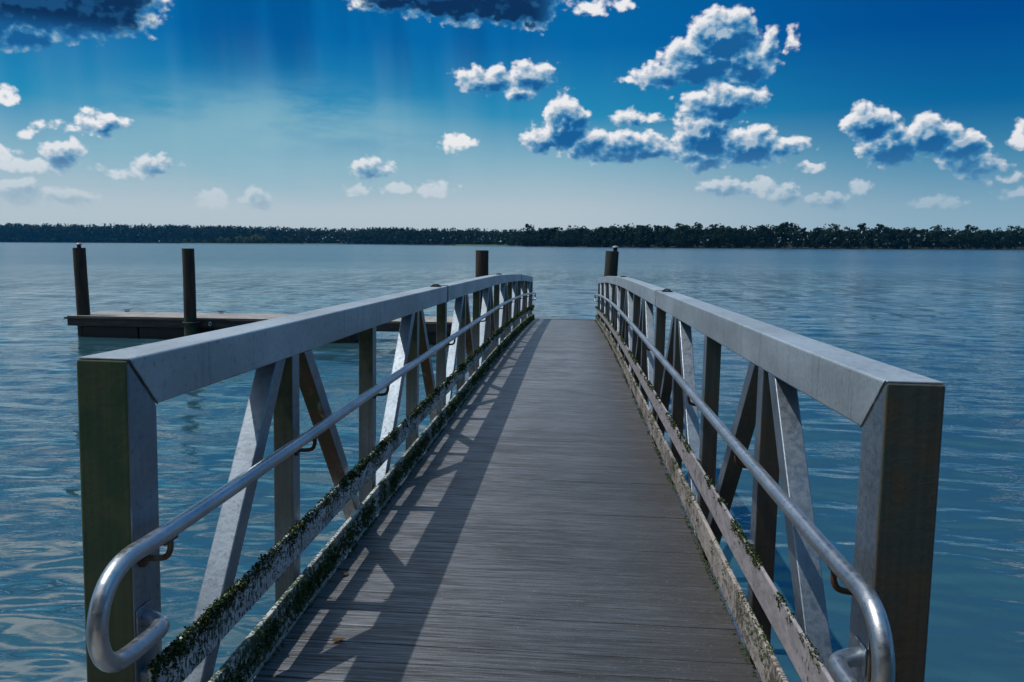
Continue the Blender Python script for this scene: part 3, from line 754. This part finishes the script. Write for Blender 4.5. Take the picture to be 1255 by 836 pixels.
# ------------------------------------------------------------------ floating dock and piles
ang = -0.056
DM = Matrix.Translation((0, 24.02, 0.0)) @ Matrix.Rotation(ang, 4, 'Z')
dock = empty('floating_dock', DM, label='low dark floating dock with timber deck lying across the far end of the gangway', cat='dock')
def build_dock():
    x0, x1, w = -16.47, 1.75, 1.85
    mb = MB(); pl = []; x = x0
    while x < x1:
        dz = random.uniform(-.002, .002)
        mb.box(x, x + 0.137, 0.045, w - 0.045, 0.655, 0.70 + dz); pl += [random.random()] * 8
        x += 0.1425
    # lengthwise frame
    o = mb.build('deck', M_DOCKTOP, dock)
    a = o.data.attributes.new('plank', 'FLOAT', 'POINT'); a.data.foreach_set('value', pl)
    mb = MB(); mb.box(x0 - 0.02, x1 + 0.16, 0.0, 0.043, 0.37, 0.695); mb.box(x0 - 0.02, x1 + 0.16, w - 0.043, w, 0.37, 0.695)
    mb.box(x0 - 0.02, x0 + 0.02, 0.045, w - 0.045, 0.37, 0.65); mb.box(x1 + 0.1, x1 + 0.14, 0.045, w - 0.045, 0.37, 0.65)
    mb.build('fascia', M_FASCIA, dock, bevel=0.006)
    mb = MB(); mb.box(x0 - 0.10, x1 + 0.1, -0.055, -0.003, 0.60, 0.665)
    mb.build('rub_rail', M_FASCIA, dock, bevel=0.01)
    for a, b in ((x0 + 0.45, x0 + 2.4), (x0 + 2.44, x0 + 5.0), (x0 + 5.04, x0 + 8.1), (x0 + 8.14, -6.75), (-5.05, -2.3), (-2.26, 1.5)):
        MB().box(a, b, 0.12, w - 0.12, -0.35, 0.37).build('float', M_FLOAT, dock, bevel=0.03)
    for xc in (-15.45, -11.95):
        mb = MB(); mb.box(xc - 0.06, xc + 0.06, w - 0.19, w - 0.11, 0.70, 0.715)
        for dx in (-0.045, 0.045): mb.tube([(xc + dx, w - 0.15, 0.71), (xc + dx, w - 0.15, 0.765)], 0.013, 8)
        mb.tube([(xc - 0.16, w - 0.15, 0.785), (xc - 0.06, w - 0.15, 0.772), (xc + 0.06, w - 0.15, 0.772), (xc + 0.16, w - 0.15, 0.785)], [0.008, 0.016, 0.016, 0.008], 8)
        mb.build('cleat', M_IRON, dock, smooth=True)
    # pile guides
    def guide(xc, yc, rr):
        mb = MB(); n = 24
        mb.tube([(xc + rr * math.cos(2*math.pi*i/n), yc + rr * math.sin(2*math.pi*i/n), 0.58) for i in range(n + 1)], 0.025, 8)
        mb.build('pile_guide', M_IRON, dock, smooth=True)
    guide(-11.97, -0.225, 0.26); guide(-2.53, -0.24, 0.26)
    mb = MB(); mb.tube([(-11.42 + 0.05 * math.cos(t), -0.075, 0.52 + 0.05 * math.sin(t)) for t in [2*math.pi*i/16 for i in range(17)]], 0.016, 8)
    mb.tube([(-11.42, -0.06, 0.57), (-11.42, 0.0, 0.57)], 0.02, 8)
    mb.build('mooring_ring', M_STEEL, dock, smooth=True)
    # landing bay under the gangway end
    mb = MB(); mb.box(-1.5, 1.4, -1.6, -0.06, 0.38, 0.69); mb.build('landing_bay', M_FASCIA, dock, bevel=0.01)
build_dock()

def pile(x, y, ztop, r, lean, label, light, m):
    root = empty('mooring_pile', Matrix.Translation((x, y, -1.5)), label=label, cat='pile', group='mooring piles along the dock')
    n = 14; pts = []; rad = []
    for i in range(n):
        z = (ztop + 1.5) * i / (n - 1)
        zz = (z - (ztop + 1.5)) 
        pts.append((lean * zz + 0.004 * math.sin(z * 2 + x), 0.004 * math.cos(z * 1.7 + x), z)); rad.append(r * (1.06 - 0.06 * i / (n - 1)) * (1 + random.uniform(-.008, .008)))
    mb = MB(); mb.tube(pts, rad, 24); mb.build('shaft', m, root, smooth=True, bevel=0)
    if light:
        t = pts[-1]; xo = light
        mb = MB(); mb.tube([(t[0] + xo, 0, t[2] - 0.002), (t[0] + xo, 0, t[2] + 0.10)], 0.065, 16); c = mb.build('pile_light', M_IRON, root, smooth=True)
        prof = [(0.105, 0.100), (0.110, 0.112), (0.095, 0.135), (0.06, 0.158), (0.02, 0.168)]
        mb = MB(); mb.tube([(t[0] + xo, 0, t[2] + h) for _, h in prof], [q for q, _ in prof], 20)
        mb.build('dome', M_CAP, c, smooth=True)
    return root
pile(-16.12, 25.30, 2.94, 0.195, 0.0, 'dark pile with a small domed light on top at the left end of the dock', 0.0001, M_PILE)
pile(-11.96, 24.45, 2.94, 0.185, 0.012, 'bare flat-topped dark brown pile standing against the front edge of the dock', 0, M_PILE)
pile(-2.49, 23.85, 2.93, 0.195, 0.0, 'reddish brown pile rising just left of the far end of the gangway', 0, M_PILE)
pile(1.44, 24.35, 2.92, 0.20, 0.055, 'dark green pile with a domed light, right of the far end of the gangway', 0.09, M_PILE_R)

# ------------------------------------------------------------------ fallen leaves on the deck
def leaf_obj(x, y, L, rz, label, curl=0.3):
    V = []; n = 8
    for i in range(n + 1):
        t = i / n; w = math.sin(math.pi * min(1, t * 1.02)) ** 0.8 * L * 0.24
        z = 0.006 + curl * L * (t - 0.5) ** 2
        V += [(-L/2 + L*t, -w, z + w * 0.35), (-L/2 + L*t, 0, z), (-L/2 + L*t, w, z + w * 0.35)]
    F = []
    for i in range(n):
        a = 3 * i; F += [(a, a+3, a+4, a+1), (a+1, a+4, a+5, a+2)]
    o = mesh_np('fallen_leaf', np.array(V), F, M_DRY)
    md = o.modifiers.new('thick', 'SOLIDIFY'); md.thickness = 0.0012
    o.matrix_world = MG @ Matrix.Translation((x, y, rise(y) + 0.002)) @ Matrix.Rotation(rz, 4, 'Z')
    tag(o, label, 'leaf')
leaf_obj(-0.70, 2.975, 0.055, 0.5, 'curled dried leaf lying in the nearest triangle of sunlight left on the deck')
leaf_obj(-0.60, 3.36, 0.022, 0.2, 'tiny dark leaf scrap in the second sunlit patch on the left of the deck')
leaf_obj(0.375, 2.37, 0.04, 0.1, 'small brown leaf at the bottom edge of the photo on the right of the deck')
leaf_obj(-0.86, 3.62, 0.045, 1.2, 'dark leaf against the mossy left toe rail')

# ------------------------------------------------------------------ shores
def ground_strip(name, pts_front, depth, h, m, label):
    """low bank following the water's edge, rising away from the water"""
    V = []; n = len(pts_front)
    for i, (x, y) in enumerate(pts_front):
        d = Vector((x, y, 0)).normalized()
        V += [(x, y, -0.3), (x + d.x * 4, y + d.y * 4, 0.25), (x + d.x * depth * .4, y + d.y * depth * .4, h), (x + d.x * depth, y + d.y * depth, h * 1.2)]
    F = []
    for i in range(n - 1):
        for k in range(3): F.append((4*i+k, 4*i+k+1, 4*i+5+k, 4*i+4+k))
    o = mesh_np(name, np.array(V), F, m); bm = bmesh.new(); bm.from_mesh(o.data); bmesh.ops.recalc_face_normals(bm, faces=bm.faces); bm.to_mesh(o.data); bm.free()
    tag(o, label, 'ground', kind='structure'); return o
m_, N_, b_ = mat('shore_ground'); c_ = obj_co(N_)
N_.put(b_.inputs['Base Color'], N_.mix(N_.step(N_.noise(c_, 0.05, 5), 0.35, 0.65), (0.008, 0.014, 0.010), (0.018, 0.022, 0.015))); b_.inputs['Roughness'].default_value = 0.95
M_GROUND = m_
m_, N_, b_ = mat('marsh_grass'); c_ = obj_co(N_)
N_.put(b_.inputs['Base Color'], N_.mix(N_.step(N_.noise(N_.vec('MULTIPLY', c_, (1, 0.2, 1)), 0.06, 5), 0.35, 0.65), (0.025, 0.05, 0.018), (0.045, 0.085, 0.025))); b_.inputs['Roughness'].default_value = 0.95
M_GRASS = m_

def interp_line(pts, step):
    out = []
    for (a, b) in zip(pts[:-1], pts[1:]):
        L = math.dist(a, b); n = max(1, int(L / step))
        for i in range(n): out.append((a[0] + (b[0]-a[0])*i/n, a[1] + (b[1]-a[1])*i/n))
    out.append(pts[-1]); return out

RIGHT = [(-60, 800), (-48, 779), (10, 690), (60, 620), (117, 581), (190, 570), (260, 575), (330, 590), (420, 610), (520, 640), (700, 700)]
LEFT = [(-2600, 2300), (-1454, 1929), (-918, 1732), (-600, 1500), (-378, 1380), (-250, 1180), (-135, 1000), (-40, 860), (10, 790)]
ground_strip('far_bank', LEFT, 500, 4, M_GROUND, 'low dark ground under the far left shore woods')
ground_strip('right_bank', RIGHT, 260, 4, M_GROUND, 'low dark ground under the right shore woods')

def crown_mesh(name, h, w, lobes, leaves, leafsz, m, seed, base=0.2, pine=False):
    r3 = np.random.RandomState(seed)
    C = []
    for i in range(lobes):
        t = r3.rand()
        z = h * (base + (1 - base) * t)
        prof = math.sin(math.pi * min(0.98, 0.12 + 0.80 * t)) if not pine else (0.55 + 0.45 * math.sin(math.pi * t))
        a = r3.rand() * 6.28; rr = w * 0.5 * prof * r3.rand() ** 0.5
        C.append((rr * math.cos(a), rr * math.sin(a), z, w * r3.uniform(0.13, 0.26)))
    C = np.array(C)
    idx = r3.randint(0, lobes, leaves)
    d = r3.normal(0, 1, (leaves, 3)); d /= np.linalg.norm(d, axis=1)[:, None]
    P = C[idx, :3] + d * (C[idx, 3] * r3.uniform(0.75, 1.1, leaves))[:, None] * np.array([1, 1, 0.75])
    n = d + r3.normal(0, 0.5, (leaves, 3)); n /= np.linalg.norm(n, axis=1)[:, None]
    t = np.cross(n, r3.normal(0, 1, (leaves, 3))); t /= np.linalg.norm(t, axis=1)[:, None]
    b = np.cross(n, t)
    sz = leafsz * r3.uniform(0.6, 1.3, leaves)[:, None]
    V = np.stack([P - t*sz*.5 - b*sz*.3, P + t*sz*.5 - b*sz*.25, P + t*sz*.2 + b*sz*.5], 1).reshape(-1, 3)
    F = np.arange(leaves * 3).reshape(-1, 3)
    # hidden dark core so that crowns read as volumes
    return V, F
def trunk_mb(h, r, w):
    mb = MB(); mb.tube([(0, 0, -0.4), (0.02 * h * .3, 0, h * .35), (0, 0.01 * h, h * .7), (0.01 * h, 0, h * .95)], [r, r * .8, r * .5, r * .12], 7)
    for i in range(4):
        a = i * 1.9 + r; z = h * (.38 + .12 * i)
        mb.tube([(0, 0, z), (w * .18 * math.cos(a), w * .18 * math.sin(a), z + h * .07), (w * .33 * math.cos(a), w * .33 * math.sin(a), z + h * .10)], [r * .35, r * .2, r * .06], 5)
    return mb
def make_tree(name, h, w, lobes, leaves, leafsz, m, seed, base, label, cat, group, pine=False):
    root = empty(name, Matrix.Translation((0, 0, 0)), label=label, cat=cat, group=group)
    V, F = crown_mesh('crown', h, w, lobes, leaves, leafsz, m, seed, base, pine)
    c = mesh_np('crown', V, F, m, root)
    t = trunk_mb(h, h * 0.022, w).build('trunk', M_BARK, root)
    return root
def copy_tree(o, parent=None):
    c = o.copy(); link(c); c.parent = parent
    for ch in o.children: copy_tree(ch, c)
    return c
rt = random.Random(3)
# right shore: individual trees along the water, a mass of wood behind
G1 = 'trees along the edge of the right shore wood'
L1 = 'dark tree in the unbroken wood along the right shore'
protos = [make_tree('shore_tree', 16, 11, 26, 900, 1.3, M_LEAF, 31, 0.10, L1, 'tree', G1),
          make_tree('shore_tree', 17, 9, 22, 800, 1.3, M_LEAF, 32, 0.15, L1, 'tree', G1),
          make_tree('shore_tree', 15, 12, 26, 900, 1.3, M_LEAF, 33, 0.06, L1, 'tree', G1),
          make_tree('shore_tree', 19, 8, 18, 650, 1.2, M_LEAF, 34, 0.30, L1, 'tree', G1, True)]
used = set()
def place_tree(i, x, y, z, sc, label=None, group=None):
    o = protos[i] if i not in used else copy_tree(protos[i])
    used.add(i)
    o.matrix_world = Matrix.Translation((x, y, z)) @ Matrix.Rotation(rt.uniform(0, 6.28), 4, 'Z') @ Matrix.Diagonal((sc * rt.uniform(.9, 1.15), sc * rt.uniform(.9, 1.15), sc, 1))
    if label: o['label'] = label
    if group: o['group'] = group
    return o
def shore_scale(x):
    # height of the wood along the shore
    pts = [(-60, .62), (-46, .78), (-20, .90), (40, .95), (120, .95), (170, .86), (230, .86), (300, .82), (700, .95)]
    xs = [p[0] for p in pts]; return float(np.interp(x, xs, [p[1] for p in pts]))
line = interp_line(RIGHT[1:], 5.6)
for (x, y) in line:
    if x > 370: break
    d = Vector((x, y, 0)).normalized(); o_ = rt.uniform(2, 9)
    place_tree(rt.choice([0, 1, 2, 2, 3]), x + d.x * o_, y + d.y * o_, 0.6, shore_scale(x) * rt.uniform(.82, 1.12))
o_ = place_tree(3, -40.5, 772, 1.0, 1.08, 'taller lone round-topped tree at the left tip of the right shore wood'); del o_['group']

def wood_mass(name, line, rows, rowstep, h, w, leafsz, per, m, label, hfun=None, seed=1, sc_rows=0.02, var=(.88, 1.1)):
    r3 = np.random.RandomState(seed); Vs = []; off = 0; variants = [crown_mesh('c', 1, w / h, 12, per, leafsz / h, m, 100 + i, 0.02)[0] for i in range(6)]
    for k in range(rows):
        for (x, y) in line:
            d = Vector((x, y, 0)).normalized(); dd = 12 + k * rowstep + r3.uniform(-.4, .4) * rowstep
            px, py = x + d.x * dd + r3.uniform(-3, 3), y + d.y * dd
            hh = h * (1 + sc_rows * k) * r3.uniform(*var) * (hfun(x) if hfun else 1)
            a = r3.rand() * 6.28; ca, sa = math.cos(a), math.sin(a)
            v = variants[r3.randint(6)] * np.array([hh, hh, hh]); v = np.stack([v[:, 0]*ca - v[:, 1]*sa, v[:, 0]*sa + v[:, 1]*ca, v[:, 2]], 1) + np.array([px, py, 0.5])
            Vs.append(v)
    V = np.vstack(Vs); F = np.arange(len(V)).reshape(-1, 3)
    o = mesh_np(name, V, F, m); tag(o, label, 'wood', kind='stuff'); return o
wood_mass('far_wood', interp_line(RIGHT, 6.5), 4, 14, 16.5, 11, 2.1, 150, M_LEAF, 'dense dark wood behind the trees of the right shore', shore_scale, 4, 0.03)
wood_mass('far_wood', interp_line(LEFT, 8), 4, 40, 30, 18, 3.4, 130, M_LEAF_F, 'hazy blue wooded ridge along the whole far left shore', lambda x: float(np.interp(x, [-1500, -900, -560, -250, -130, 0], [1.45, 1.25, 0.98, 0.80, 0.66, 0.56])), 5, 0.04, (.95, 1.03))

# marsh point on the left with low bushes
MARSH = [(-650, 1290), (-620, 1262), (-560, 1215), (-500, 1205), (-455, 1225), (-400, 1250), (-380, 1262)]
def low_land(name, pts, depth, h, label):
    o = ground_strip(name, pts, depth, h, M_GRASS, label); return o
low_land('marsh', MARSH, 70, 1.0, 'low bright green marsh point in front of the far left woods')
low_land('mud_flat', [(-425, 1235), (-400, 1205), (-372, 1200), (-352, 1215)], 22, 0.9, 'small low islet between the two left piles and the gangway')
low_land('spit', [(-140, 960), (-95, 915), (-60, 880), (-20, 820), (0, 800)], 30, 1.0, 'low grassy spit left of the right shore wood')
G2 = 'bushes on the marsh point'
bl = ['low grey green bush on the green marsh point', 'darker bushy tree on the green marsh point']
bp = [make_tree('marsh_bush', 9, 12, 16, 420, 1.6, M_BUSH, 51, 0.02, bl[0], 'bush', G2), make_tree('marsh_bush', 13, 14, 18, 480, 1.7, M_LEAF, 52, 0.03, bl[1], 'tree', 'dark bushy trees on the marsh point')]
ub = set()
for (x, y, i, sc) in [(-700, 1345, 0, .55), (-684, 1338, 0, .7), (-668, 1335, 0, .8), (-650, 1325, 0, .6), (-625, 1320, 0, .5),
                      (-590, 1275, 1, .7), (-575, 1268, 0, 1.1), (-560, 1262, 0, .95), (-548, 1255, 1, .95), (-535, 1250, 0, 1.3), (-520, 1246, 0, 1.2), (-508, 1246, 0, 1.45), (-497, 1250, 0, 1.25),
                      (-485, 1252, 1, .75), (-470, 1258, 1, .9), (-460, 1255, 1, .75), (-448, 1262, 1, 1.0), (-436, 1262, 1, .9), (-425, 1268, 1, .65), (-405, 1270, 0, .5)]:
    o = bp[i] if i not in ub else copy_tree(bp[i]); ub.add(i)
    o.matrix_world = Matrix.Translation((x, y, 1.0)) @ Matrix.Rotation(rt.uniform(0, 6.28), 4, 'Z') @ Matrix.Diagonal((sc, sc, sc, 1))

# ------------------------------------------------------------------ the near shore behind the camera
def near_shore():
    V = []; F = []; nx, ny = 40, 24
    for j in range(ny + 1):
        for i in range(nx + 1):
            x = -70 + 140 * i / nx; y = -3.0 - 60 * (j / ny) ** 1.5 + 1.2 * math.sin(x * .35)
            z = -0.6 + min(2.1, (-(y) - 2.0) * 0.55) + 0.12 * math.sin(x * 1.3 + y)
            V.append((x, y, z))
    for j in range(ny):
        for i in range(nx):
            a = j * (nx + 1) + i; F.append((a, a + nx + 1, a + nx + 2, a + 1))
    o = mesh_np('shore_ground', np.array(V), F, M_GROUND, smooth=True); tag(o, 'grassy bank behind the landing', 'ground', kind='structure')
    land = empty('landing_platform', Matrix.Translation((0.1, 0, 0)), label='timber landing platform at the near end of the gangway', cat='platform')
    mb = MB(); pl = []; y = -7.0
    while y < 1.40:
        mb.box(-1.6, 1.6, y, y + 0.137, 1.555, 1.60); pl += [random.random()] * 8; y += 0.1425
    o = mb.build('deck', M_DOCKTOP, land); a = o.data.attributes.new('plank', 'FLOAT', 'POINT'); a.data.foreach_set('value', pl)
    MB().box(-1.58, 1.58, 1.20, 1.36, 1.25, 1.55).build('beam', M_PILE, land, bevel=0.01)
    MB().box(-1.58, 1.58, -6.9, -6.74, 1.25, 1.55).build('beam', M_PILE, land, bevel=0.01)
    for x in (-1.3, 1.3):
        for yy in (1.28, -2.7):
            MB().tube([(x, yy, -1.2), (x, yy, 1.25 if yy > 0 else 1.55)], 0.13, 16).build('support_pile', M_PILE, land, smooth=True)
    Lb = 'unseen tree added on the bank behind the landing to shade the posts'
    p = make_tree('added_bank_tree', 15, 12, 46, 5200, 0.55, M_LEAF, 71, 0.05, Lb, 'tree', 'unseen trees added on the near bank')  # unseen trees, added to block sky light and darken the landward post faces
    first = True
    for i, (x, y) in enumerate([(-27, -15), (-18, -13), (-9.5, -14), (-2, -17), (6, -14), (14, -13), (23, -15), (33, -17), (-37, -18), (0, -25), (-14, -24), (15, -24)]):
        o = p if first else copy_tree(p); first = False
        sc = rt.uniform(.85, 1.15)
        o.matrix_world = Matrix.Translation((x, y, 1.2)) @ Matrix.Rotation(rt.uniform(0, 6.28), 4, 'Z') @ Matrix.Diagonal((sc, sc, sc, 1))
near_shore()

# ------------------------------------------------------------------ air over the lake
hm = bpy.data.materials.new('lake_haze'); hm.use_nodes = True
hn = hm.node_tree; hn.nodes.clear()
ho = hn.nodes.new('ShaderNodeOutputMaterial'); hv = hn.nodes.new('ShaderNodeVolumePrincipled')
hv.inputs['Color'].default_value = (0.05, 0.45, 1.0, 1); hv.inputs['Density'].default_value = 0.00005; hv.inputs['Anisotropy'].default_value = 0.0
hn.links.new(hv.outputs[0], ho.inputs['Volume'])
hz = MB().box(-5100, 5100, -5100, 5100, -3.2, 70).build('haze', hm)
tag(hz, 'thin blue haze over the lake that fades the far woods', 'haze', kind='stuff')
